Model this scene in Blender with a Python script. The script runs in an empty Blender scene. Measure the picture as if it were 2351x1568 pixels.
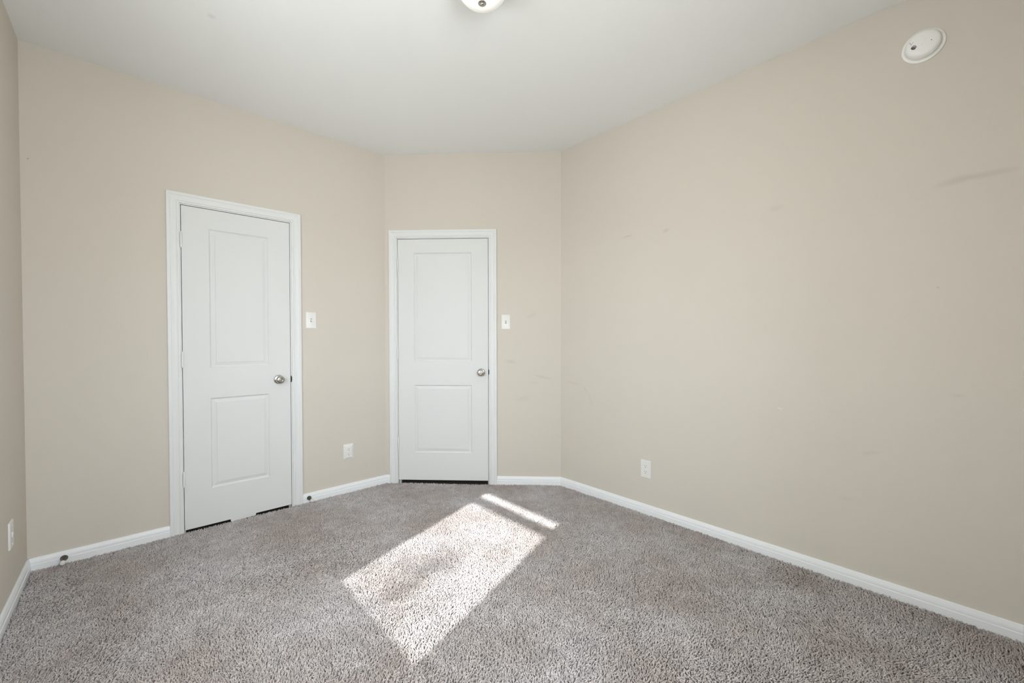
import bpy, bmesh, math, random
import numpy as np
from mathutils import Vector, Matrix

random.seed(7)
rng = np.random.default_rng(11)
scene = bpy.context.scene
COL = scene.collection

# ------------------------------------------------------------------ room dimensions (metres)
H = 2.743                                   # ceiling height
W, YB, XB = 3.0017, 2.1299, 1.9696          # right wall x, back wall y, start of the angled wall on the back wall
CUT = W - XB
YD = YB - CUT                               # where the angled wall meets the right wall
YF = -1.666                                 # wall behind the camera
T = 0.12                                    # wall thickness
S2 = math.sqrt(0.5)

# ------------------------------------------------------------------ camera
cam_d = bpy.data.cameras.new('camera')
cam = bpy.data.objects.new('camera', cam_d)
COL.objects.link(cam)
yaw, pitch, roll = 0.82901, -0.01439, -0.00166
fw = Vector((math.cos(yaw) * math.cos(pitch), math.sin(yaw) * math.cos(pitch), math.sin(pitch)))
rt = Vector((math.sin(yaw), -math.cos(yaw), 0))
up = rt.cross(fw)
r2 = rt * math.cos(roll) + up * math.sin(roll)
u2 = -rt * math.sin(roll) + up * math.cos(roll)
m3 = Matrix((r2, u2, -fw)).transposed()
cam.matrix_world = Matrix.Translation((0.41579, -1.13031, 1.21737)) @ m3.to_4x4()
cam_d.sensor_fit = 'HORIZONTAL'
cam_d.sensor_width = 36.0
cam_d.lens = 949.52 / 2351 * 36.0
cam_d.shift_y = 8.21 / 2351
cam_d.clip_start = 0.02
scene.camera = cam

# ------------------------------------------------------------------ sky, sun, exposure
scene.view_settings.view_transform = 'Standard'
scene.view_settings.look = 'None'
scene.view_settings.gamma = 1.0
scene.view_settings.use_curve_mapping = False
scene.view_settings.exposure = 0.0

SKY = 23.0
SUN = 12.0
world = bpy.data.worlds.new('sky')
scene.world = world
world.use_nodes = True
wn = world.node_tree
wn.nodes.clear()
w_out = wn.nodes.new('ShaderNodeOutputWorld')
w_bg = wn.nodes.new('ShaderNodeBackground')
w_tc = wn.nodes.new('ShaderNodeTexCoord')
w_sep = wn.nodes.new('ShaderNodeSeparateXYZ')
w_ramp = wn.nodes.new('ShaderNodeValToRGB')
w_map = wn.nodes.new('ShaderNodeMapRange')
w_map.inputs[1].default_value = -0.4
w_map.inputs[2].default_value = 0.7
wn.links.new(w_tc.outputs['Generated'], w_sep.inputs[0])
wn.links.new(w_sep.outputs['Z'], w_map.inputs[0])
wn.links.new(w_map.outputs[0], w_ramp.inputs[0])
# bright paving and haze below and at the horizon, pale blue above
GROUND_LIGHT, SKY_LIGHT = 0.78, 1.0
w_ramp.color_ramp.elements[0].position = 0.35
w_ramp.color_ramp.elements[0].color = (0.95 * GROUND_LIGHT, 0.97 * GROUND_LIGHT, 0.97 * GROUND_LIGHT, 1)
w_ramp.color_ramp.elements[1].position = 0.38
w_ramp.color_ramp.elements[1].color = (0.90 * SKY_LIGHT, 0.95 * SKY_LIGHT, 1.0 * SKY_LIGHT, 1)
wn.links.new(w_ramp.outputs[0], w_bg.inputs[0])
w_bg.inputs[1].default_value = SKY
wn.links.new(w_bg.outputs[0], w_out.inputs[0])

sun_dir = Vector((1.0, 0.324, -0.807)).normalized()
sun_d = bpy.data.lights.new('sun', 'SUN')
sun_d.energy = SUN
sun_d.angle = math.radians(0.8)
sun_d.color = (0.99, 0.99, 1.0)
sun = bpy.data.objects.new('sun', sun_d)
COL.objects.link(sun)
sun.rotation_euler = sun_dir.to_track_quat('-Z', 'Y').to_euler()
sun.location = (-4, -1, 4)

# the window opening in the left wall (y from, y to, z from, z to)
WY0, WY1, WZ0, WZ1 = -0.233, 0.6015, 0.930, 2.104
# added fill-light window, unseen, in the wall behind the camera (x from, x to, z from, z to)
VX0, VX1, VZ0, VZ1 = 0.22, 1.15, 0.930, 2.104


def portal(name, loc, rot, sx, sy):
    d = bpy.data.lights.new(name, 'AREA')
    d.shape = 'RECTANGLE'
    d.size, d.size_y = sx, sy
    d.cycles.is_portal = True
    o = bpy.data.objects.new(name, d)
    COL.objects.link(o)
    o.location = loc
    o.rotation_euler = rot
    return o


portal('window_portal', (-T - 0.02, (WY0 + WY1) / 2, (WZ0 + WZ1) / 2), (0, math.radians(-90), 0), WZ1 - WZ0, WY1 - WY0)
portal('window_portal', ((VX0 + VX1) / 2, YF - T - 0.02, (VZ0 + VZ1) / 2), (math.radians(90), 0, 0), VX1 - VX0, VZ1 - VZ0)


# ------------------------------------------------------------------ materials
def srgb(r, g, b):
    f = lambda c: c / 12.92 if c <= 0.04045 else ((c + 0.055) / 1.055) ** 2.4
    return (f(r / 255), f(g / 255), f(b / 255), 1)


def new_mat(name):
    m = bpy.data.materials.new(name)
    m.use_nodes = True
    return m, m.node_tree, m.node_tree.nodes['Principled BSDF']


def mat(name, col, rough=0.5, metal=0.0, spec=0.5, bump=None, noise=None):
    """bump = (scale, distance); noise = (scale, amount of value variation)"""
    m, nt, b = new_mat(name)
    b.inputs['Base Color'].default_value = col
    b.inputs['Roughness'].default_value = rough
    b.inputs['Metallic'].default_value = metal
    b.inputs['Specular IOR Level'].default_value = spec
    tc = nt.nodes.new('ShaderNodeTexCoord')
    if noise:
        n = nt.nodes.new('ShaderNodeTexNoise')
        n.inputs['Scale'].default_value = noise[0]
        nt.links.new(tc.outputs['Object'], n.inputs['Vector'])
        mr = nt.nodes.new('ShaderNodeMapRange')
        mr.inputs[3].default_value = 1 - noise[1]
        mr.inputs[4].default_value = 1 + noise[1]
        nt.links.new(n.outputs['Fac'], mr.inputs[0])
        mx = nt.nodes.new('ShaderNodeVectorMath')
        mx.operation = 'SCALE'
        mx.inputs[0].default_value = col[:3]
        nt.links.new(mr.outputs[0], mx.inputs['Scale'])
        nt.links.new(mx.outputs[0], b.inputs['Base Color'])
    if bump:
        n2 = nt.nodes.new('ShaderNodeTexNoise')
        n2.inputs['Scale'].default_value = bump[0]
        n2.inputs['Detail'].default_value = 3
        nt.links.new(tc.outputs['Object'], n2.inputs['Vector'])
        bp = nt.nodes.new('ShaderNodeBump')
        bp.inputs['Strength'].default_value = 0.6
        bp.inputs['Distance'].default_value = bump[1]
        nt.links.new(n2.outputs['Fac'], bp.inputs['Height'])
        nt.links.new(bp.outputs[0], b.inputs['Normal'])
    return m


WALL_COL = (0.685, 0.636, 0.568, 1)


def wall_mat(name, stains=()):
    """beige orange-peel paint; stains = (u, z, half length, half height, tilt in degrees, darkening) in the wall's own frame"""
    m = mat(name, WALL_COL, rough=0.85, spec=0.06, bump=(190, 0.0006), noise=(1.7, 0.012))
    nt = m.node_tree
    b = nt.nodes['Principled BSDF']
    src = b.inputs['Base Color'].links[0].from_socket
    tc = [n for n in nt.nodes if n.type == 'TEX_COORD'][0]
    nz = nt.nodes.new('ShaderNodeTexNoise')
    nz.inputs['Scale'].default_value = 14
    nt.links.new(tc.outputs['Object'], nz.inputs['Vector'])
    for (u, z, ru, rz, tilt, dark) in stains:
        mp = nt.nodes.new('ShaderNodeMapping')
        mp.vector_type = 'TEXTURE'
        mp.inputs['Location'].default_value = (u, 0, z)
        mp.inputs['Rotation'].default_value = (0, -math.radians(tilt), 0)
        mp.inputs['Scale'].default_value = (ru, 1, rz)
        nt.links.new(tc.outputs['Object'], mp.inputs['Vector'])
        ln = nt.nodes.new('ShaderNodeVectorMath')
        ln.operation = 'LENGTH'
        nt.links.new(mp.outputs[0], ln.inputs[0])
        mr = nt.nodes.new('ShaderNodeMapRange')
        mr.interpolation_type = 'SMOOTHSTEP'
        mr.inputs[1].default_value = 0.15
        mr.inputs[2].default_value = 1.0
        mr.inputs[3].default_value = dark
        mr.inputs[4].default_value = 0.0
        nt.links.new(ln.outputs['Value'], mr.inputs[0])
        mu = nt.nodes.new('ShaderNodeMath')
        mu.operation = 'MULTIPLY'
        nt.links.new(mr.outputs[0], mu.inputs[0])
        m2 = nt.nodes.new('ShaderNodeMapRange')
        m2.inputs[3].default_value = 0.5
        m2.inputs[4].default_value = 1.5
        nt.links.new(nz.outputs['Fac'], m2.inputs[0])
        nt.links.new(m2.outputs[0], mu.inputs[1])
        mx = nt.nodes.new('ShaderNodeMix')
        mx.data_type = 'RGBA'
        nt.links.new(mu.outputs[0], mx.inputs['Factor'])
        nt.links.new(src, mx.inputs['A'])
        mx.inputs['B'].default_value = (0.16, 0.13, 0.10, 1) if dark < 0.9 else (0.85, 0.84, 0.8, 1)
        src = mx.outputs['Result']
    nt.links.new(src, b.inputs['Base Color'])
    return m


M_CEIL = mat('ceiling_paint', (0.90, 0.905, 0.90, 1), 0.9, spec=0.0, bump=(160, 0.0008), noise=(1.2, 0.01))
M_TRIM = mat('white_trim_paint', (0.90, 0.915, 0.935, 1), 0.4, spec=0.35, bump=(60, 0.0001), noise=(3, 0.01))
M_CASING = mat('white_casing_paint', (0.80, 0.81, 0.81, 1), 0.45, spec=0.3, bump=(60, 0.0001), noise=(3, 0.01))
M_DOOR = mat('white_door_paint', (0.765, 0.772, 0.768, 1), 0.6, spec=0.2, bump=(110, 0.00012), noise=(2.5, 0.01))
M_NICKEL = mat('satin_nickel', (0.52, 0.50, 0.47, 1), 0.22, metal=1.0, bump=(300, 0.00005), noise=(40, 0.05))
M_BRONZE = mat('dark_metal', (0.10, 0.088, 0.075, 1), 0.38, metal=0.85, noise=(60, 0.15))
M_BLACK = mat('dark_slot', (0.012, 0.012, 0.012, 1), 0.6, noise=(80, 0.2))
M_GREYSLOT = mat('slot_shadow', (0.05, 0.05, 0.048, 1), 0.6, noise=(80, 0.2))
M_PLATE = mat('white_plastic', (0.83, 0.825, 0.80, 1), 0.32, spec=0.5, noise=(20, 0.01))
M_RUBBER = mat('white_rubber', (0.80, 0.78, 0.74, 1), 0.6, noise=(60, 0.03))
M_MARK = mat('grey_moulded_mark', (0.40, 0.40, 0.385, 1), 0.5, noise=(80, 0.1))
M_ALARM = mat('alarm_plastic', (0.93, 0.925, 0.90, 1), 0.4, noise=(25, 0.012))
M_VINYL = mat('white_vinyl', (0.82, 0.82, 0.82, 1), 0.4, noise=(9, 0.01))
M_SLAB = mat('subfloor_board', (0.07, 0.06, 0.05, 1), 0.8, noise=(12, 0.15))
M_BARK = mat('bark', (0.09, 0.065, 0.045, 1), 0.85, bump=(25, 0.01), noise=(12, 0.3))
M_LEAF = mat('leaf', (0.06, 0.11, 0.03, 1), 0.55, noise=(3, 0.3))

# glass for the window panes: clear, thin
M_GLASS, gnt, gb = new_mat('window_glass')
gnt.nodes.remove(gb)
g_out = [n for n in gnt.nodes if n.type == 'OUTPUT_MATERIAL'][0]
g_t = gnt.nodes.new('ShaderNodeBsdfTransparent')
g_t.inputs[0].default_value = (0.95, 0.96, 0.955, 1)
g_g = gnt.nodes.new('ShaderNodeBsdfGlossy')
g_g.inputs['Roughness'].default_value = 0.02
g_l = gnt.nodes.new('ShaderNodeLayerWeight')
g_p = gnt.nodes.new('ShaderNodeMath')
g_p.operation = 'POWER'
g_p.inputs[1].default_value = 4.5
gnt.links.new(g_l.outputs['Facing'], g_p.inputs[0])
g_f = gnt.nodes.new('ShaderNodeMapRange')
g_f.inputs[3].default_value = 0.03
g_f.inputs[4].default_value = 0.9
gnt.links.new(g_p.outputs[0], g_f.inputs[0])
g_m = gnt.nodes.new('ShaderNodeMixShader')
gnt.links.new(g_f.outputs[0], g_m.inputs[0])
gnt.links.new(g_t.outputs[0], g_m.inputs[1])
gnt.links.new(g_g.outputs[0], g_m.inputs[2])
gnt.links.new(g_m.outputs[0], g_out.inputs[0])

# fine insect screen: most light passes straight through
M_SCREEN, snt, sb = new_mat('insect_screen_mesh')
sb.inputs['Base Color'].default_value = (0.05, 0.05, 0.05, 1)
s_out = [n for n in snt.nodes if n.type == 'OUTPUT_MATERIAL'][0]
s_t = snt.nodes.new('ShaderNodeBsdfTransparent')
s_m = snt.nodes.new('ShaderNodeMixShader')
s_m.inputs[0].default_value = 0.17            # two faces are crossed
snt.links.new(s_t.outputs[0], s_m.inputs[1])
snt.links.new(sb.outputs[0], s_m.inputs[2])
snt.links.new(s_m.outputs[0], s_out.inputs[0])

# frosted lit glass of the ceiling lamp: brightest round the bulb, high in the dome
M_DOME, dnt, db = new_mat('frosted_lit_glass')
db.inputs['Base Color'].default_value = (0.86, 0.86, 0.83, 1)
db.inputs['Roughness'].default_value = 0.25
d_tc = dnt.nodes.new('ShaderNodeTexCoord')
d_mp = dnt.nodes.new('ShaderNodeVectorMath')
d_mp.operation = 'DISTANCE'
d_mp.inputs[1].default_value = (-0.05, -0.05, -0.075)
dnt.links.new(d_tc.outputs['Object'], d_mp.inputs[0])
d_mr = dnt.nodes.new('ShaderNodeMapRange')
d_mr.inputs[1].default_value = 0.03
d_mr.inputs[2].default_value = 0.17
d_mr.inputs[3].default_value = 0.85
d_mr.inputs[4].default_value = 0.02
dnt.links.new(d_mp.outputs['Value'], d_mr.inputs[0])
db.inputs['Emission Color'].default_value = (1.0, 0.97, 0.91, 1)
dnt.links.new(d_mr.outputs[0], db.inputs['Emission Strength'])

# carpet yarn: colour per tuft (attribute) times broad clumps
M_CARPET, cnt, cb = new_mat('carpet_yarn')
cb.inputs['Roughness'].default_value = 0.9
cb.inputs['Specular IOR Level'].default_value = 0.1
cb.inputs['Sheen Weight'].default_value = 0.15
c_at = cnt.nodes.new('ShaderNodeAttribute')
c_at.attribute_name = 'tint'
c_tc = cnt.nodes.new('ShaderNodeTexCoord')
c_nz = cnt.nodes.new('ShaderNodeTexNoise')
c_nz.inputs['Scale'].default_value = 2.1
c_nz.inputs['Detail'].default_value = 4
cnt.links.new(c_tc.outputs['Object'], c_nz.inputs['Vector'])
c_rp = cnt.nodes.new('ShaderNodeValToRGB')
c_rp.color_ramp.elements[0].position = 0.38
c_rp.color_ramp.elements[0].color = (0.535, 0.470, 0.445, 1)
c_rp.color_ramp.elements[1].position = 0.64
c_rp.color_ramp.elements[1].color = (0.660, 0.615, 0.612, 1)
cnt.links.new(c_nz.outputs['Fac'], c_rp.inputs[0])
c_mx = cnt.nodes.new('ShaderNodeMix')
c_mx.data_type = 'RGBA'
c_mx.blend_type = 'MULTIPLY'
c_mx.inputs['Factor'].default_value = 1.0
cnt.links.new(c_rp.outputs[0], c_mx.inputs['A'])
cnt.links.new(c_at.outputs['Color'], c_mx.inputs['B'])
cnt.links.new(c_mx.outputs['Result'], cb.inputs['Base Color'])


# ------------------------------------------------------------------ helpers
def link(name, bm, material, parent=None, loc=(0, 0, 0), rotz=0.0, smooth=None):
    me = bpy.data.meshes.new(name)
    bmesh.ops.recalc_face_normals(bm, faces=bm.faces)
    bm.to_mesh(me)
    bm.free()
    me.materials.append(material)
    if smooth is not None:
        me.polygons.foreach_set('use_smooth', [True] * len(me.polygons))
        me.set_sharp_from_angle(angle=math.radians(smooth))
    o = bpy.data.objects.new(name, me)
    COL.objects.link(o)
    o.location = loc
    o.rotation_euler = (0, 0, rotz)
    if parent:
        o.parent = parent
    return o


def empty(name, loc, rotz=0.0):
    o = bpy.data.objects.new(name, None)
    o.empty_display_size = 0.05
    COL.objects.link(o)
    o.location = loc
    o.rotation_euler = (0, 0, rotz)
    return o


def tag(o, label, cat, group=None, kind=None):
    o['label'] = label
    o['category'] = cat
    if group:
        o['group'] = group
    if kind:
        o['kind'] = kind
    return o


def box(bm, x0, x1, y0, y1, z0, z1):
    v = [bm.verts.new(p) for p in ((x0, y0, z0), (x1, y0, z0), (x1, y1, z0), (x0, y1, z0),
                                   (x0, y0, z1), (x1, y0, z1), (x1, y1, z1), (x0, y1, z1))]
    for f in ((0, 3, 2, 1), (4, 5, 6, 7), (0, 1, 5, 4), (1, 2, 6, 5), (2, 3, 7, 6), (3, 0, 4, 7)):
        bm.faces.new([v[i] for i in f])


def rings(bm, loops, cap0=True, cap1=True, closed=True):
    """skin a list of equal-length closed point loops"""
    vs = [[bm.verts.new(p) for p in lp] for lp in loops]
    n = len(vs[0])
    for a, b in zip(vs, vs[1:]):
        for i in range(n if closed else n - 1):
            bm.faces.new((a[i], a[(i + 1) % n], b[(i + 1) % n], b[i]))
    if cap0:
        bm.faces.new(vs[0])
    if cap1:
        bm.faces.new(vs[-1])


def lathe(bm, prof, axis='Y', n=36, at=(0, 0, 0), cap0=True, cap1=True):
    """prof = (radius, position along the axis)"""
    loops = []
    for r, t in prof:
        lp = []
        for i in range(n):
            a = 2 * math.pi * i / n
            c, s = max(r, 1e-5) * math.cos(a), max(r, 1e-5) * math.sin(a)
            p = {'Y': (c, t, s), 'Z': (c, s, t), 'X': (t, c, s)}[axis]
            lp.append((p[0] + at[0], p[1] + at[1], p[2] + at[2]))
        loops.append(lp)
    rings(bm, loops, cap0, cap1)


def rrect(w, h, r, y, n=4, at=(0, 0)):
    """rounded rectangle loop in the local XZ plane at depth y"""
    r = min(r, w / 2 - 1e-4, h / 2 - 1e-4)
    out = []
    for cx, cz, a0 in ((w / 2 - r, h / 2 - r, 0), (-w / 2 + r, h / 2 - r, 90), (-w / 2 + r, -h / 2 + r, 180), (w / 2 - r, -h / 2 + r, 270)):
        for k in range(n + 1):
            a = math.radians(a0 + 90 * k / n)
            out.append((at[0] + cx + r * math.cos(a), y, at[1] + cz + r * math.sin(a)))
    return out


# each wall has its own frame: X runs to the right seen from inside the room, -Y points into the room
FR = {'left': ((0.0, 0.0, 0.0), math.radians(90)),
      'back': ((0.0, YB, 0.0), 0.0),
      'angled': ((XB, YB, 0.0), math.radians(-45)),
      'right': ((W, YD, 0.0), math.radians(-90)),
      'front': ((W, YF, 0.0), math.radians(180))}


def on_wall(side, u, z=0.0, d=0.0):
    """world point and turn for wall coordinates: u along, z up, d out of the wall"""
    (x, y, _), a = FR[side]
    return (x + u * math.cos(a) + d * math.sin(a), y + u * math.sin(a) - d * math.cos(a), z), a


CLEN = CUT / S2


# ------------------------------------------------------------------ walls, ceiling, floor
def wall(side, u0, u1, holes, material, label, back=False):
    bm = bmesh.new()
    hs = sorted(holes)
    x = u0
    for (a, b, z0, z1) in hs:
        box(bm, x, a, 0, T, 0, H)
        box(bm, a, b, 0, T, z1, H)
        if z0 > 0:
            box(bm, a, b, 0, T, 0, z0)
        if back:
            box(bm, a - 0.02, b + 0.02, T, T + 0.015, 0, H)
        x = b
    box(bm, x, u1, 0, T, 0, H)
    loc, a = FR[side]
    o = link('wall_' + side, bm, material, None, loc, a)
    return tag(o, label, 'wall', kind='structure')


# door openings: (hinge edge of slab, latch edge of slab, slab bottom, slab top) in wall coordinates
D1 = (0.6415, 1.2465, 0.030, 2.0465)
D2 = (0.1085, 0.8610, 0.043, 2.0465)
GAP, JT = 0.0035, 0.018


def opening(d):
    return (d[0] - GAP - JT, d[1] + GAP + JT, 0.0, d[3] + GAP + 0.001 + JT)


wall('left', YF - 0.1, YB + 0.1, [(WY0, WY1, WZ0, WZ1)], wall_mat('beige_paint_left'),
     'beige left wall seen edge-on at the frame edge, with the window behind the viewer')
wall('back', -0.1, XB + 0.08, [opening(D1)],
     wall_mat('beige_paint_back', [(0.027, 2.150, 0.004, 0.004, 0, 0.85), (-0.001, 1.803, 0.003, 0.003, 0, 0.8),
                                   (1.80, 0.19, 0.006, 0.05, 10, 0.08)]),
     'beige wall holding the closet door on the left', back=True)
wall('angled', -0.08, CLEN + 0.08, [opening(D2)],
     wall_mat('beige_paint_angled', [(1.22, 1.412, 0.06, 0.018, 25, 0.07), (1.045, 1.033, 0.07, 0.022, -8, 0.10),
                                     (1.31, 0.905, 0.11, 0.014, -14, 0.10), (1.24, 0.86, 0.06, 0.010, -5, 0.06),
                                     (1.145, 0.727, 0.09, 0.03, 10, 0.05)]),
     'short beige angled wall with the entry door across the room corner', back=True)
wall('right', -0.08, YD - YF + 0.1, [],
     wall_mat('beige_paint_right', [(YD - 0.4833, 1.942, 0.055, 0.011, 4, 0.14), (YD - 0.195, 1.929, 0.032, 0.02, 10, 0.12),
                                    (YD + 0.4597, 0.8395, 0.018, 0.003, -18, 0.95), (YD + 0.432, 1.9276, 0.06, 0.022, 0, 0.06),
                                    (YD + 0.8387, 0.672, 0.05, 0.014, 20, 0.07), (YD + 1.10, 1.888, 0.085, 0.024, 7, 0.11),
                                    (YD + 1.20, 1.889, 0.105, 0.019, 0, 0.11), (YD + 1.053, 1.439, 0.004, 0.003, 0, 0.5),
                                    (YD + 1.118, 0.974, 0.03, 0.012, 0, 0.06), (YD + 0.7476, 0.427, 0.04, 0.016, 0, 0.05),
                                    (0.13, 0.866, 0.11, 0.009, -9, 0.08), (0.245, 0.825, 0.055, 0.009, -42, 0.08),
                                    (0.30, 0.745, 0.075, 0.009, -72, 0.06)]),
     'long plain beige wall on the right with faint scuffs')
wall('front', -0.1, W + 0.1, [(W - VX1, W - VX0, VZ0, VZ1)], wall_mat('beige_paint_front'),
     'beige wall behind the viewer with an opening for the added fill window')

bm = bmesh.new()
box(bm, -T, W + T, YF - T, YB + T + 0.02, H, H + 0.1)
ceil = link('ceiling', bm, M_CEIL)
tag(ceil, 'flat off-white ceiling', 'ceiling', kind='structure')
# faint round spot on the ceiling paint
nt = M_CEIL.node_tree
b = nt.nodes['Principled BSDF']
src = b.inputs['Base Color'].links[0].from_socket
tc = [n for n in nt.nodes if n.type == 'TEX_COORD'][0]
dd = nt.nodes.new('ShaderNodeVectorMath')
dd.operation = 'DISTANCE'
dd.inputs[1].default_value = (0.705, 1.281, H)
nt.links.new(tc.outputs['Object'], dd.inputs[0])
mr = nt.nodes.new('ShaderNodeMapRange')
mr.interpolation_type = 'SMOOTHSTEP'
mr.inputs[1].default_value, mr.inputs[2].default_value = 0.006, 0.024
mr.inputs[3].default_value, mr.inputs[4].default_value = 0.16, 0.0
nt.links.new(dd.outputs['Value'], mr.inputs[0])
mx = nt.nodes.new('ShaderNodeMix')
mx.data_type = 'RGBA'
nt.links.new(mr.outputs[0], mx.inputs['Factor'])
nt.links.new(src, mx.inputs['A'])
mx.inputs['B'].default_value = (0.42, 0.42, 0.40, 1)
nt.links.new(mx.outputs['Result'], b.inputs['Base Color'])

bm = bmesh.new()
box(bm, -T, W + T, YF - T, YB + T + 0.02, -0.1, 0.0)
tag(link('floor', bm, M_SLAB), 'subfloor under the carpet, showing only as a dark line under the doors', 'floor', kind='structure')

# ------------------------------------------------------------------ baseboards
BASE = [(0.0, 0.0), (0.0140, 0.0), (0.0140, 0.0490), (0.0125, 0.0505), (0.0110, 0.0520), (0.0112, 0.0540), (0.0125, 0.0550),
        (0.0125, 0.0640), (0.0112, 0.0700), (0.0090, 0.0745), (0.0085, 0.0780), (0.0072, 0.0815), (0.0050, 0.0830), (0.0, 0.0830)]


def baseboard(name, side, u0, u1, label):
    bm = bmesh.new()
    loops = [[(u, -d, z) for d, z in BASE] for u in (u0, u1)]
    rings(bm, loops)
    loc, a = FR[side]
    o = link(name, bm, M_TRIM, None, loc, a, smooth=25)
    return tag(o, label, 'baseboard', kind='structure')


CW = 0.062                                   # casing width
RV = 0.0065                                  # reveal between jamb edge and casing
c1a, c1b = D1[0] - GAP - RV - CW, D1[1] + GAP + RV + CW
c2a, c2b = D2[0] - GAP - RV - CW, D2[1] + GAP + RV + CW
baseboard('baseboard_left', 'left', YF, YB + 0.01, 'white baseboard along the left wall')
baseboard('baseboard_back_left', 'back', -0.01, c1a, 'white baseboard between the left corner and the closet door')
baseboard('baseboard_back_right', 'back', c1b, XB, 'white baseboard right of the closet door')
baseboard('baseboard_angled_left', 'angled', 0.0, c2a, 'short sliver of white baseboard left of the entry door')
baseboard('baseboard_angled_right', 'angled', c2b, CLEN, 'short white baseboard right of the entry door')
baseboard('baseboard_right', 'right', 0.0, YD - YF, 'long white baseboard along the right wall')
baseboard('baseboard_front', 'front', 0.0, W, 'white baseboard along the wall behind the viewer')

# ------------------------------------------------------------------ door trim
CAS = [(0.0, 0.0), (0.0, 0.0085), (0.0015, 0.0100), (0.0090, 0.0105), (0.0105, 0.0118), (0.0120, 0.0140), (0.0145, 0.0140),
       (0.0170, 0.0125), (0.0300, 0.0120), (0.0400, 0.0140), (0.0450, 0.0168), (0.0465, 0.0180), (0.0590, 0.0180),
       (0.0613, 0.0168), (CW, 0.0145), (CW, 0.0)]


def door_trim(name, side, d, label, strike_z):
    """jamb lining with stop, and the moulded casing mitred round it"""
    bm = bmesh.new()
    j0, j1, jt = d[0] - GAP, d[1] + GAP, d[3] + GAP + 0.001
    box(bm, j0 - JT, j0, 0.0, T, 0.0, jt)
    box(bm, j1, j1 + JT, 0.0, T, 0.0, jt)
    box(bm, j0 - JT, j1 + JT, 0.0, T, jt, jt + JT)
    s = 0.0375
    box(bm, j0, j0 + 0.011, s, s + 0.03, 0.0, jt)
    box(bm, j1 - 0.011, j1, s, s + 0.03, 0.0, jt)
    box(bm, j0 + 0.011, j1 - 0.011, s, s + 0.03, jt - 0.011, jt)
    i0, i1, it = j0 - RV, j1 + RV, jt + RV
    loops = [[(i0 - w, -dd_, 0.0) for w, dd_ in CAS],
             [(i0 - w, -dd_, it + w) for w, dd_ in CAS],
             [(i1 + w, -dd_, it + w) for w, dd_ in CAS],
             [(i1 + w, -dd_, 0.0) for w, dd_ in CAS]]
    rings(bm, loops)
    loc, a = FR[side]
    o = link(name, bm, M_CASING, None, loc, a)
    tag(o, label, 'door frame', kind='structure')
    # lip of the strike plate on the latch side
    bm = bmesh.new()
    lp = []
    for y in (-0.0022, 0.004):
        pts = [(-0.0008, -0.024), (0.0030, -0.021), (0.0056, -0.012), (0.0062, 0.0), (0.0056, 0.012), (0.0030, 0.021), (-0.0008, 0.024)]
        lp.append([(j1 + px, y, strike_z + pz) for px, pz in pts])
    rings(bm, lp)
    sp = link('strike_plate', bm, M_BLACK, o)
    sp['label'] = 'dark curved strike plate lip'
    return o


door_trim('trim_1', 'back', D1, 'white moulded casing and jamb around the left closet door', 0.934)
door_trim('trim_2', 'angled', D2, 'white moulded casing and jamb around the entry door in the angled wall', 0.945)

# ------------------------------------------------------------------ doors
# profile of a moulded panel from its outer edge inwards: (inset, depth below the face)
PANEL = [(0.0, 0.0), (0.0015, 0.0018), (0.0050, 0.0066), (0.0095, 0.0092), (0.0115, 0.0092), (0.0300, 0.0040), (0.0318, 0.0040), (0.0328, 0.0008)]


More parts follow.
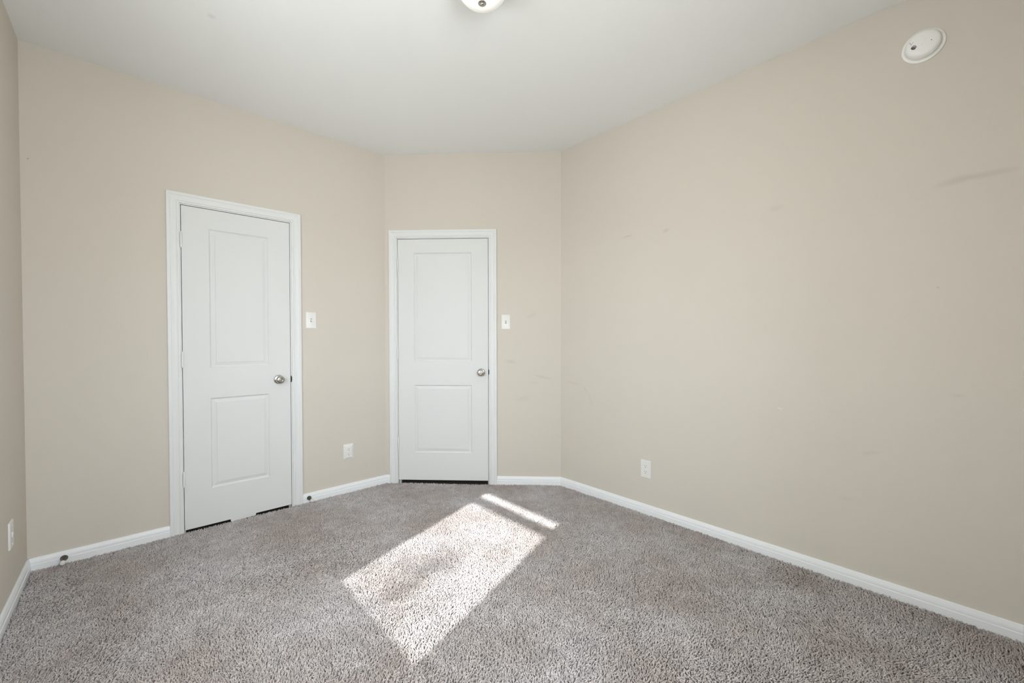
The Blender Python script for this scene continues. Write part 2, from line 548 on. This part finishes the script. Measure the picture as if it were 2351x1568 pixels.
def door(name, side, d, panels, label, tab=None):
    w, z0, z1 = d[1] - d[0], d[2], d[3]
    bm = bmesh.new()
    xs = [0, panels[0][0], panels[0][1], w]
    zs = [z0] + sorted(q for p in panels for q in p[2:4]) + [z1]
    V = {}

    def vv(x, y, z):
        k = (round(x, 6), round(y, 6), round(z, 6))
        if k not in V:
            V[k] = bm.verts.new(k)
        return V[k]
    cells = {(round(p[0], 6), round(p[2], 6)) for p in panels}
    for i in range(3):
        for k in range(len(zs) - 1):
            if (round(xs[i], 6), round(zs[k], 6)) in cells:
                continue
            bm.faces.new((vv(xs[i], 0, zs[k]), vv(xs[i + 1], 0, zs[k]), vv(xs[i + 1], 0, zs[k + 1]), vv(xs[i], 0, zs[k + 1])))
    for (a, b_, c, e_) in panels:
        prev = None
        for ins, dep in PANEL:
            lp = [vv(a + ins, dep, c + ins), vv(b_ - ins, dep, c + ins), vv(b_ - ins, dep, e_ - ins), vv(a + ins, dep, e_ - ins)]
            if prev:
                for q in range(4):
                    bm.faces.new((prev[q], prev[(q + 1) % 4], lp[(q + 1) % 4], lp[q]))
            prev = lp
        bm.faces.new(prev)
    th = 0.035
    out = [vv(x, 0, z0) for x in xs] + [vv(w, 0, z) for z in zs[1:]] + [vv(x, 0, z1) for x in xs[::-1][1:]] + [vv(0, 0, z) for z in zs[::-1][1:-1]]
    bk = [bm.verts.new((v.co.x, th, v.co.z)) for v in out]
    n = len(out)
    for i in range(n):
        bm.faces.new((out[i], out[(i + 1) % n], bk[(i + 1) % n], bk[i]))
    bm.faces.new(bk)
    if tab:
        # ragged strip hanging below the slab into the pile
        t0, t1 = tab[0] - d[0], tab[1] - d[0]
        pts = [(t0, z0 + 0.012), (t0, 0.0), (t1, 0.0), (t1, z0 + 0.012)]
        rag = [(t0, 0.012)]
        k = 12
        for i in range(1, k):
            rag.append((t0 + (t1 - t0) * i / k, 0.010 + 0.010 * random.random() * (i / k) + 0.004 * (i / k)))
        rag.append((t1, 0.020))
        lp = [(t0, z0 + 0.014)] + rag + [(t1, z0 + 0.014)]
        rings(bm, [[(x, -0.0006, z) for x, z in lp], [(x, 0.006, z) for x, z in lp]])
    loc, a = on_wall(side, d[0])
    o = link(name, bm, M_DOOR, None, loc, a)
    tag(o, label, 'door', kind='structure')
    # hinges: five-knuckle barrel with leaf edges
    for hz in (0.350, 1.0945, 1.833):
        bm = bmesh.new()
        L, r = 0.090, 0.0064
        prof = [(0.002, -L / 2 - 0.006), (0.0042, -L / 2 - 0.004), (0.0042, -L / 2)]
        for q in range(5):
            a0, a1 = -L / 2 + L * q / 5, -L / 2 + L * (q + 1) / 5
            prof += [(r * 0.88, a0), (r, a0 + 0.0006), (r, a1 - 0.0006), (r * 0.88, a1)]
        prof += [(0.0042, L / 2), (0.0042, L / 2 + 0.004), (0.002, L / 2 + 0.006)]
        lathe(bm, prof, 'Z', 16, (-GAP / 2, -0.0078, hz))
        box(bm, -GAP / 2 - 0.0016, -GAP / 2 + 0.0016, -0.008, 0.020, hz - L / 2, hz + L / 2)
        link('hinge', bm, M_CASING, o, smooth=40)
    return o


def knob(o, x, z):
    bm = bmesh.new()
    lathe(bm, [(0.0305, 0.0), (0.0318, -0.0015), (0.0318, -0.004), (0.0300, -0.0068), (0.0240, -0.0085), (0.0150, -0.0092),
               (0.0118, -0.011), (0.0112, -0.018), (0.0118, -0.026), (0.0160, -0.0295), (0.0225, -0.0335), (0.0262, -0.0390),
               (0.0275, -0.0450), (0.0270, -0.0510), (0.0245, -0.0565), (0.0200, -0.0600), (0.0125, -0.0618), (0.0105, -0.0612),
               (0.0098, -0.0605), (0.0050, -0.0610), (0.0, -0.0612)], 'Y', 40, cap1=False)
    k = link('door_knob', bm, M_NICKEL, o, (x, 0, z), smooth=45)
    k['label'] = 'round satin nickel knob with its rose'
    bm = bmesh.new()
    lathe(bm, [(0.0036, -0.0600), (0.0036, -0.0640), (0.0030, -0.0646), (0.0, -0.0647)], 'Y', 16, cap1=False)
    link('privacy_button', bm, M_NICKEL, k, smooth=40)


d1 = door('door_1', 'back', D1, [(0.779 - D1[0], 1.1105 - D1[0], 0.2625, 0.8415), (0.779 - D1[0], 1.1105 - D1[0], 1.0375, 1.9225)],
          'narrow white two-panel closet door on the left, with white strip hanging under it', tab=(0.880, 1.024))
knob(d1, 1.171 - D1[0], 0.9366)
d2 = door('door_2', 'angled', D2, [(0.2435 - D2[0], 0.7250 - D2[0], 0.2715, 0.8365), (0.2435 - D2[0], 0.7250 - D2[0], 1.0322, 1.9338)],
          'white two-panel entry door in the angled wall at centre')
knob(d2, 0.8022 - D2[0], 0.9428)


# ------------------------------------------------------------------ wall plates
def plate_mesh(w, h, t, bev, deep=False):
    bm = bmesh.new()
    if deep:      # broad bevels rising to a narrow flat centre
        lp = [rrect(w, h, 0.002, 0.0), rrect(w, h, 0.002, -0.0025), rrect(w - 0.004, h - 0.004, 0.002, -0.0035),
              rrect(w * 0.60, h - 0.036, 0.002, -t), rrect(w * 0.58, h - 0.040, 0.002, -t)]
    else:
        lp = [rrect(w, h, 0.003, 0.0), rrect(w, h, 0.003, -0.0025), rrect(w - bev, h - bev, 0.003, -t * 0.8),
              rrect(w - 2 * bev, h - 2 * bev, 0.003, -t)]
    rings(bm, lp)
    return bm


def screw(parent, x, z, t):
    bm = bmesh.new()
    lathe(bm, [(0.0032, -t + 0.0005), (0.0032, -t - 0.0006), (0.0022, -t - 0.0012), (0.0, -t - 0.0013)], 'Y', 14, (x, 0, z), cap1=False)
    box(bm, x - 0.0026, x + 0.0026, -t - 0.0016, -t - 0.0008, z - 0.0004, z + 0.0004)
    link('screw', bm, M_PLATE, parent)


def light_switch(side, u, z, label, down):
    loc, a = on_wall(side, u, z)
    t = tag(empty('light_switch', loc, a), label, 'light switch')
    link('cover_plate', plate_mesh(0.0735, 0.1205, 0.0058, 0.0030), M_PLATE, t, smooth=30)
    bm = bmesh.new()     # slot surround, then the toggle lever
    rings(bm, [rrect(0.0110, 0.0250, 0.001, -0.0054), rrect(0.0110, 0.0250, 0.001, -0.0060)])
    link('toggle_slot', bm, M_GREYSLOT, t)
    bm = bmesh.new()
    s = -1 if down else 1
    rings(bm, [rrect(0.0088, 0.0200, 0.001, -0.0058), rrect(0.0084, 0.0130, 0.001, -0.0090, at=(0, s * 0.002)),
               rrect(0.0070, 0.0075, 0.001, -0.0165, at=(0, s * 0.0065)), rrect(0.0060, 0.0050, 0.001, -0.0175, at=(0, s * 0.007))])
    link('toggle', bm, M_PLATE, t)
    for sz in (0.0302, -0.0302):
        screw(t, 0, sz, 0.0058)
    return t


light_switch('back', 1.3885, 1.3590, 'white toggle light switch on the wall right of the closet door', True)
light_switch('angled', 1.0072, 1.3570, 'white toggle light switch on the angled wall beside the entry door', False)


def outlet(side, u, z, label, deep):
    loc, a = on_wall(side, u, z)
    t = tag(empty('power_outlet', loc, a), label, 'power outlet', 'duplex outlets low on the walls')
    th = 0.0115 if deep else 0.0058
    link('cover_plate', plate_mesh(0.0765, 0.1205, th, 0.0030, deep), M_PLATE, t, smooth=20)
    for sz in (0.0195, -0.0195):
        bm = bmesh.new()
        lp = []
        for rr, y in ((0.0172, -th + 0.001), (0.0172, -th - 0.0012), (0.0164, -th - 0.0018)):
            lp.append([(rr * math.cos(q), y, max(-0.0140, min(0.0140, rr * math.sin(q)))) for q in [2 * math.pi * k / 40 for k in range(40)]])
        rings(bm, lp)
        rc = link('receptacle', bm, M_PLATE, t, (0, 0, sz))
        for sx, hh in ((-0.0063, 0.0075), (0.0063, 0.0062)):
            bm = bmesh.new()
            rings(bm, [rrect(0.0021, hh, 0.0004, -th - 0.0010, at=(sx, 0.0045)), rrect(0.0021, hh, 0.0004, -th - 0.0020, at=(sx, 0.0045))])
            link('slot', bm, M_GREYSLOT, rc)
        bm = bmesh.new()
        lathe(bm, [(0.0025, -th - 0.0010), (0.0025, -th - 0.0020), (0.0, -th - 0.0020)], 'Y', 14, (0, 0, -0.0062), cap1=False)
        link('ground_hole', bm, M_BLACK, rc)
    screw(t, 0, 0, th)
    return t


outlet('back', 1.6552, 0.3350, 'white sloped-edge duplex outlet between the closet door and the entry door', True)
outlet('right', YD - 0.3320, 0.3246, 'white duplex outlet low on the long right wall', False)

# blank-looking plate with one jack on the left wall, seen edge-on
loc, a = on_wall('left', 1.748, 0.3440)
t = tag(empty('wall_plate', loc, a), 'white wall plate low on the left wall, seen edge-on', 'wall plate')
link('cover_plate', plate_mesh(0.0765, 0.1205, 0.0062, 0.0035), M_PLATE, t, smooth=20)
bm = bmesh.new()
rings(bm, [rrect(0.018, 0.022, 0.003, -0.0060), rrect(0.018, 0.022, 0.003, -0.0090), rrect(0.014, 0.018, 0.003, -0.0098)])
link('jack', bm, M_PLATE, t)
for sz in (0.041, -0.041):
    screw(t, 0, sz, 0.0062)


# ------------------------------------------------------------------ door stops on the baseboard
def door_stop(side, u, z, label):
    loc, a = on_wall(side, u, z, 0.0135)
    t = tag(empty('door_stop', loc, a), label, 'door stop')
    bm = bmesh.new()
    lathe(bm, [(0.0150, 0.0), (0.0156, -0.002), (0.0152, -0.0050), (0.0136, -0.0110), (0.0112, -0.0200), (0.0085, -0.0320),
               (0.0066, -0.0440), (0.0058, -0.0600), (0.0062, -0.0610)], 'Y', 28)
    s = link('flared_stem', bm, M_BRONZE, t, smooth=40)
    s['label'] = 'dark flared metal stem'
    bm = bmesh.new()
    lathe(bm, [(0.0080, -0.0600), (0.0108, -0.0615), (0.0112, -0.0640), (0.0108, -0.0720), (0.0088, -0.0745), (0.0045, -0.0750), (0.0, -0.0750)], 'Y', 24, cap1=False)
    s = link('rubber_tip', bm, M_RUBBER, t, smooth=40)
    s['label'] = 'round white rubber tip'
    return t


door_stop('back', 0.1310, 0.0480, 'dark door stop with white tip on the baseboard left of the closet door')
door_stop('back', 1.3600, 0.0500, 'dark door stop with white tip on the baseboard right of the closet door')

# ------------------------------------------------------------------ smoke alarm high on the right wall
loc, a = on_wall('right', YD + 0.9985, 2.5060)
t = tag(empty('smoke_alarm', loc, a), 'round white smoke alarm high on the right wall', 'smoke alarm')
bm = bmesh.new()
lathe(bm, [(0.0700, 0.0), (0.0705, -0.003), (0.0695, -0.0065), (0.0670, -0.0085), (0.0615, -0.0100), (0.0585, -0.0085), (0.0, -0.0085)], 'Y', 64, cap1=False)
bx = link('base_ring', bm, M_ALARM, t, smooth=35)
bm = bmesh.new()
lathe(bm, [(0.0540, -0.0085), (0.0545, -0.0120), (0.0572, -0.0126), (0.0580, -0.0165), (0.0572, -0.0230), (0.0545, -0.0300), (0.0500, -0.0350),
           (0.0440, -0.0382), (0.0340, -0.0402), (0.0180, -0.0412), (0.0, -0.0415)], 'Y', 64, cap1=False)
cv = link('cover', bm, M_ALARM, t, smooth=35)
bm = bmesh.new()     # test button: raised round face
lathe(bm, [(0.0235, -0.0400), (0.0232, -0.0420), (0.0215, -0.0428), (0.0, -0.0430)], 'Y', 40, (-0.016, 0, 0.010), cap1=False)
link('test_button', bm, M_ALARM, cv, smooth=35)
bm = bmesh.new()     # sounder grille: five slits
gx, gz = -0.0275, -0.0105
for k in range(5):
    off = (k - 2) * 0.0033
    hl = 0.0085 * math.sqrt(max(0.1, 1 - (off / 0.0092) ** 2))
    dx, dz = 0.62, 0.78
    px, pz = gx + off * dz, gz - off * dx
    q = [(px + dx * hl * s_ + dz * 0.0008 * w_, pz + dz * hl * s_ - dx * 0.0008 * w_) for s_, w_ in ((-1, -1), (1, -1), (1, 1), (-1, 1))]
    rings(bm, [[(x_, -0.0390, z_) for x_, z_ in q], [(x_, -0.0434, z_) for x_, z_ in q]])
g = link('sounder_grille', bm, M_GREYSLOT, cv)
g['label'] = 'dark slits of the sounder grille'
bm = bmesh.new()     # raised arrow-shaped mark
for q in ([(-0.0415, 0.016), (-0.0400, 0.016), (-0.0345, 0.004), (-0.0355, 0.003)], [(-0.0355, 0.003), (-0.0345, 0.004), (-0.0290, 0.0135), (-0.0302, 0.0142)]):
    rings(bm, [[(x_, -0.0385, z_) for x_, z_ in q], [(x_, -0.0437, z_) for x_, z_ in q]])
link('arrow_mark', bm, M_MARK, cv)
bm = bmesh.new()
lathe(bm, [(0.0016, -0.0385), (0.0016, -0.0412), (0.0, -0.0412)], 'Y', 12, (0.0270, 0, -0.004), cap1=False)
link('indicator_hole', bm, M_BLACK, cv)
bm = bmesh.new()
box(bm, 0.050, 0.060, -0.0125, -0.0085, 0.026, 0.031)
link('locking_tab', bm, M_ALARM, t)

# ------------------------------------------------------------------ flush ceiling lamp
LX, LY = 1.500, 0.2328
t = tag(empty('ceiling_lamp', (LX, LY, H)), 'frosted white dome ceiling lamp with nickel finial at the top edge', 'ceiling lamp')
bm = bmesh.new()
lathe(bm, [(0.130, 0.0), (0.132, -0.004), (0.130, -0.012), (0.124, -0.016), (0.118, -0.016)], 'Z', 64)
link('ceiling_pan', bm, M_NICKEL, t, smooth=35)
bm = bmesh.new()
prof = []
for k in range(28):
    ph = math.pi / 2 * (1 - k / 27)
    prof.append((0.119 * max(math.sin(ph), 0) ** 0.72, -0.011 - 0.121 * max(math.cos(ph), 0)))
lathe(bm, prof, 'Z', 72, cap0=False, cap1=False)
link('glass_dome', bm, M_DOME, t, smooth=60)
bm = bmesh.new()
lathe(bm, [(0.0150, -0.1290), (0.0172, -0.1305), (0.0172, -0.1325), (0.0150, -0.1345), (0.0100, -0.1355), (0.0090, -0.1385), (0.0075, -0.1408), (0.0040, -0.1420), (0.0, -0.1422)],
      'Z', 32, cap1=False)
f = link('finial', bm, M_NICKEL, t, smooth=45)
f['label'] = 'small nickel finial under the dome'


# ------------------------------------------------------------------ windows
def window(name, side, u0, u1, z0, z1, label, rail):
    """vinyl frame set back in the opening, one pane, a drywall sill board"""
    loc, a = on_wall(side, u0)
    w = u1 - u0
    fr = 0.045
    bm = bmesh.new()
    y0, y1 = 0.045, 0.10
    box(bm, 0, fr, y0, y1, z0, z1)
    box(bm, w - fr, w, y0, y1, z0, z1)
    box(bm, fr, w - fr, y0, y1, z0, z0 + fr + 0.023)
    box(bm, fr, w - fr, y0, y1, z1 - fr, z1)
    if rail:
        box(bm, fr, w - fr, 0.052, 0.080, rail[0], rail[1])
    o = link(name, bm, M_VINYL, None, loc, a)
    tag(o, label, 'window', kind='structure')
    bm = bmesh.new()
    box(bm, fr - 0.004, w - fr + 0.004, 0.082, 0.086, z0 + fr, z1 - fr + 0.004)
    link('window_pane', bm, M_GLASS, o)
    if rail:      # insect screen over the lower sash
        bm = bmesh.new()
        box(bm, fr, w - fr, 0.0955, 0.0960, z0 + fr, rail[0] + 0.02)
        link('insect_screen', bm, M_SCREEN, o)
    bm = bmesh.new()
    box(bm, -0.02, w + 0.02, -0.025, 0.045, z0 - 0.018, z0)
    link('window_sill', bm, M_TRIM, o)
    return o


window('window_1', 'left', WY0, WY1, WZ0, WZ1, 'white framed window in the left wall letting the sun onto the carpet', (1.889, 1.965))
window('fill_window', 'front', W - VX1, W - VX0, VZ0, VZ1, 'added white framed window behind the viewer, unseen, giving fill light', None)  # out of view, added to brighten the room evenly

# ------------------------------------------------------------------ outdoors: unseen wall added to keep sun out of the fill window
bm = bmesh.new()
box(bm, -T, 0.0, YF - T - 0.52, YF - 0.1, -0.25, 3.15)
tag(link('wall_sun_blocker', bm, mat('pale_render', (0.62, 0.60, 0.56, 1), 0.9, spec=0.1, bump=(60, 0.001), noise=(2, 0.04))),
    'pale unseen outside wall added to block sun from the rear window', 'wall', kind='structure')

# ------------------------------------------------------------------ outdoors: the young tree that dapples the sun
TX, TY = -4.0, -1.05
bm = bmesh.new()
box(bm, TX - 0.7, TX + 0.7, TY - 0.7, TY + 0.7, -0.25, -0.15)
tag(link('garden_bed', bm, M_SLAB), 'soil bed under the young tree outside the window', 'ground', kind='structure')
t = tag(empty('young_tree', (TX, TY, -0.15)), 'young leafy tree outside the left window', 'tree')
bm = bmesh.new()
lathe(bm, [(0.06, -0.02), (0.05, 0.5), (0.04, 2.4), (0.02, 3.9), (0.008, 4.6), (0.0, 4.75)], 'Z', 10, cap1=False)
link('trunk', bm, M_BARK, t)
bm = bmesh.new()
for i in range(330):
    if i < 260:
        p = Vector((random.gauss(0, 0.2), random.gauss(0, 0.15), 4.42 + random.gauss(0, 0.17)))
    else:
        h = random.random()
        p = Vector((random.gauss(0, 0.08), random.gauss(0.02 * h, 0.06 - 0.02 * h), 4.50 + 0.26 * h))
    M = Matrix.Translation(p) @ Matrix.Rotation(random.uniform(0, 6.28), 4, 'Z') @ Matrix.Rotation(random.uniform(-0.9, 0.9), 4, 'X')
    l = random.uniform(0.04, 0.065)
    v = [bm.verts.new(M @ Vector(q)) for q in ((0, -l / 2, 0), (l * 0.28, 0, 0.004), (0, l / 2, 0), (-l * 0.28, 0, 0.004))]
    bm.faces.new(v)
link('foliage', bm, M_LEAF, t)

# ------------------------------------------------------------------ carpet: twisted-pile tufts over a backing
def vnoise(x, y, scale, seed):
    r = np.random.default_rng(seed)
    g = r.random((256, 256))
    u, v = x * scale + 40.0, y * scale + 40.0
    i, j = np.floor(u).astype(int), np.floor(v).astype(int)
    fu, fv = u - i, v - j
    fu, fv = fu * fu * (3 - 2 * fu), fv * fv * (3 - 2 * fv)
    i0, j0, i1, j1 = i % 256, j % 256, (i + 1) % 256, (j + 1) % 256
    return (g[i0, j0] * (1 - fu) * (1 - fv) + g[i1, j0] * fu * (1 - fv) + g[i0, j1] * (1 - fu) * fv + g[i1, j1] * fu * fv)


def inside(x, y, m):
    ok = (x > m) & (x < W - m) & (y > YF + m) & (y < YB - m)
    return ok & ((x - XB) + (y - YB) < -m * math.sqrt(2))


def carpet():
    sp = 0.0063
    gx, gy = np.meshgrid(np.arange(0, W, sp), np.arange(YF, YB, sp))
    x, y = gx.ravel(), gy.ravel()
    x = x + rng.uniform(-0.5, 0.5, x.size) * sp
    y = y + rng.uniform(-0.5, 0.5, y.size) * sp
    # thinner behind the camera's near edge
    near = (x - 0.05) * 2.455 + (y - 1.17) * 2.668 < -1.3
    keep = inside(x, y, 0.0175) & (~near | (rng.random(x.size) < 0.45))
    x, y, near = x[keep], y[keep], near[keep]
    n = x.size
    # lie of the pile: broad swathes plus per-tuft scatter
    lay = vnoise(x, y, 1.6, 1) * 5.0 + vnoise(x, y, 6.0, 2) * 3.2 + vnoise(x, y, 22.0, 3) * 1.6 + rng.normal(0, 1.15, n) + 2.2
    lean = np.clip(0.35 + 0.55 * vnoise(x, y, 3.2, 4) + 0.35 * vnoise(x, y, 14, 5) + rng.normal(0, 0.16, n), 0.1, 1.25)
    L = 0.0165 * (0.85 + 0.3 * rng.random(n)) * (0.9 + 0.25 * vnoise(x, y, 5.0, 6))
    curl = rng.normal(0, 1.7, n)
    wdt = 0.00235 * (0.85 + 0.35 * rng.random(n)) * np.where(near, 1.35, 1.0)
    K, Q = 3, 4                       # rings, sides
    P = np.zeros((n, K * Q + 1, 3))
    cx, cy, cz = x.copy(), y.copy(), np.full(n, 0.0095)
    prev = 0.0
    for k in range(K + 1):
        s = k / K
        if k:
            th = np.clip(lean * (0.25 + 1.15 * s), 0, 1.5)
            ph = lay + curl * (s - 0.3)
            dl = L / K
            cx = cx + dl * np.sin(th) * np.cos(ph)
            cy = cy + dl * np.sin(th) * np.sin(ph)
            cz = cz + dl * np.cos(th)
            tx, ty, tz = np.sin(th) * np.cos(ph), np.sin(th) * np.sin(ph), np.cos(th)
        else:
            ph = lay
            tx, ty, tz = np.zeros(n), np.zeros(n), np.ones(n)
        if k == K:
            P[:, K * Q, 0], P[:, K * Q, 1], P[:, K * Q, 2] = cx, cy, cz
            break
        rad = wdt * (0.8, 1.05, 1.0)[k]
        # frame across the strand
        ax, ay = -np.sin(ph), np.cos(ph)
        bx_, by_, bz_ = -tz * np.cos(ph), -tz * np.sin(ph), np.sqrt(np.maximum(0, 1 - tz * tz))
        for q in range(Q):
            an = 2 * math.pi * q / Q + 0.6 * k
            c, s_ = math.cos(an), math.sin(an)
            P[:, k * Q + q, 0] = cx + rad * (c * ax + s_ * bx_)
            P[:, k * Q + q, 1] = cy + rad * (c * ay + s_ * by_)
            P[:, k * Q + q, 2] = cz + rad * s_ * bz_
    NV = K * Q + 1
    # keep tips out of the trim
    P[:, :, 2] = np.maximum(P[:, :, 2], 0.0085)
    quads = []
    for k in range(K - 1):
        for q in range(Q):
            quads.append((k * Q + q, k * Q + (q + 1) % Q, (k + 1) * Q + (q + 1) % Q, (k + 1) * Q + q))
    tris = [((K - 1) * Q + q, (K - 1) * Q + (q + 1) % Q, K * Q) for q in range(Q)]
    base = (np.arange(n) * NV)[:, None]
    loop_q = (base[:, :, None] + np.array(quads)[None]).reshape(n, -1)
    loop_t = (base[:, :, None] + np.array(tris)[None]).reshape(n, -1)
    loops = np.concatenate([loop_q, loop_t], axis=1).ravel()
    sizes = np.tile(np.array([4] * len(quads) + [3] * len(tris)), n)
    # backing sheet
    bk = np.array([(0, YF, 0.009), (W, YF, 0.009), (W, YD, 0.009), (XB, YB, 0.009), (0, YB, 0.009)])
    verts = np.concatenate([P.reshape(-1, 3), bk])
    nb = n * NV
    loops = np.concatenate([loops, np.arange(nb, nb + 5)]).astype(np.int32)
    sizes = np.concatenate([sizes, [5]])
    starts = np.concatenate([[0], np.cumsum(sizes)[:-1]]).astype(np.int32)
    me = bpy.data.meshes.new('carpet')
    me.vertices.add(len(verts))
    me.vertices.foreach_set('co', verts.astype(np.float32).ravel())
    me.loops.add(len(loops))
    me.loops.foreach_set('vertex_index', loops)
    me.polygons.add(len(sizes))
    me.polygons.foreach_set('loop_start', starts)
    me.polygons.foreach_set('use_smooth', np.ones(len(sizes), dtype=bool))
    me.update(calc_edges=True)
    v = 0.80 + 0.28 * rng.random(n) + 0.22 * (vnoise(x, y, 30, 8) - 0.5)
    warm = rng.normal(0, 0.007, n)
    tint = np.ones((n, NV, 4), dtype=np.float32)
    tint[:, :, 0] = (v * (1 + warm))[:, None]
    tint[:, :, 1] = v[:, None]
    tint[:, :, 2] = (v * (1 - warm))[:, None]
    tint = np.concatenate([tint.reshape(-1, 4), np.array([[0.5, 0.5, 0.5, 1]] * 5, dtype=np.float32)])
    at = me.attributes.new('tint', 'FLOAT_COLOR', 'POINT')
    at.data.foreach_set('color', tint.ravel())
    me.materials.append(M_CARPET)
    o = bpy.data.objects.new('carpet', me)
    COL.objects.link(o)
    return tag(o, 'grey-brown twisted pile carpet with a patch of sunlight on it', 'carpet', kind='stuff')


carpet()
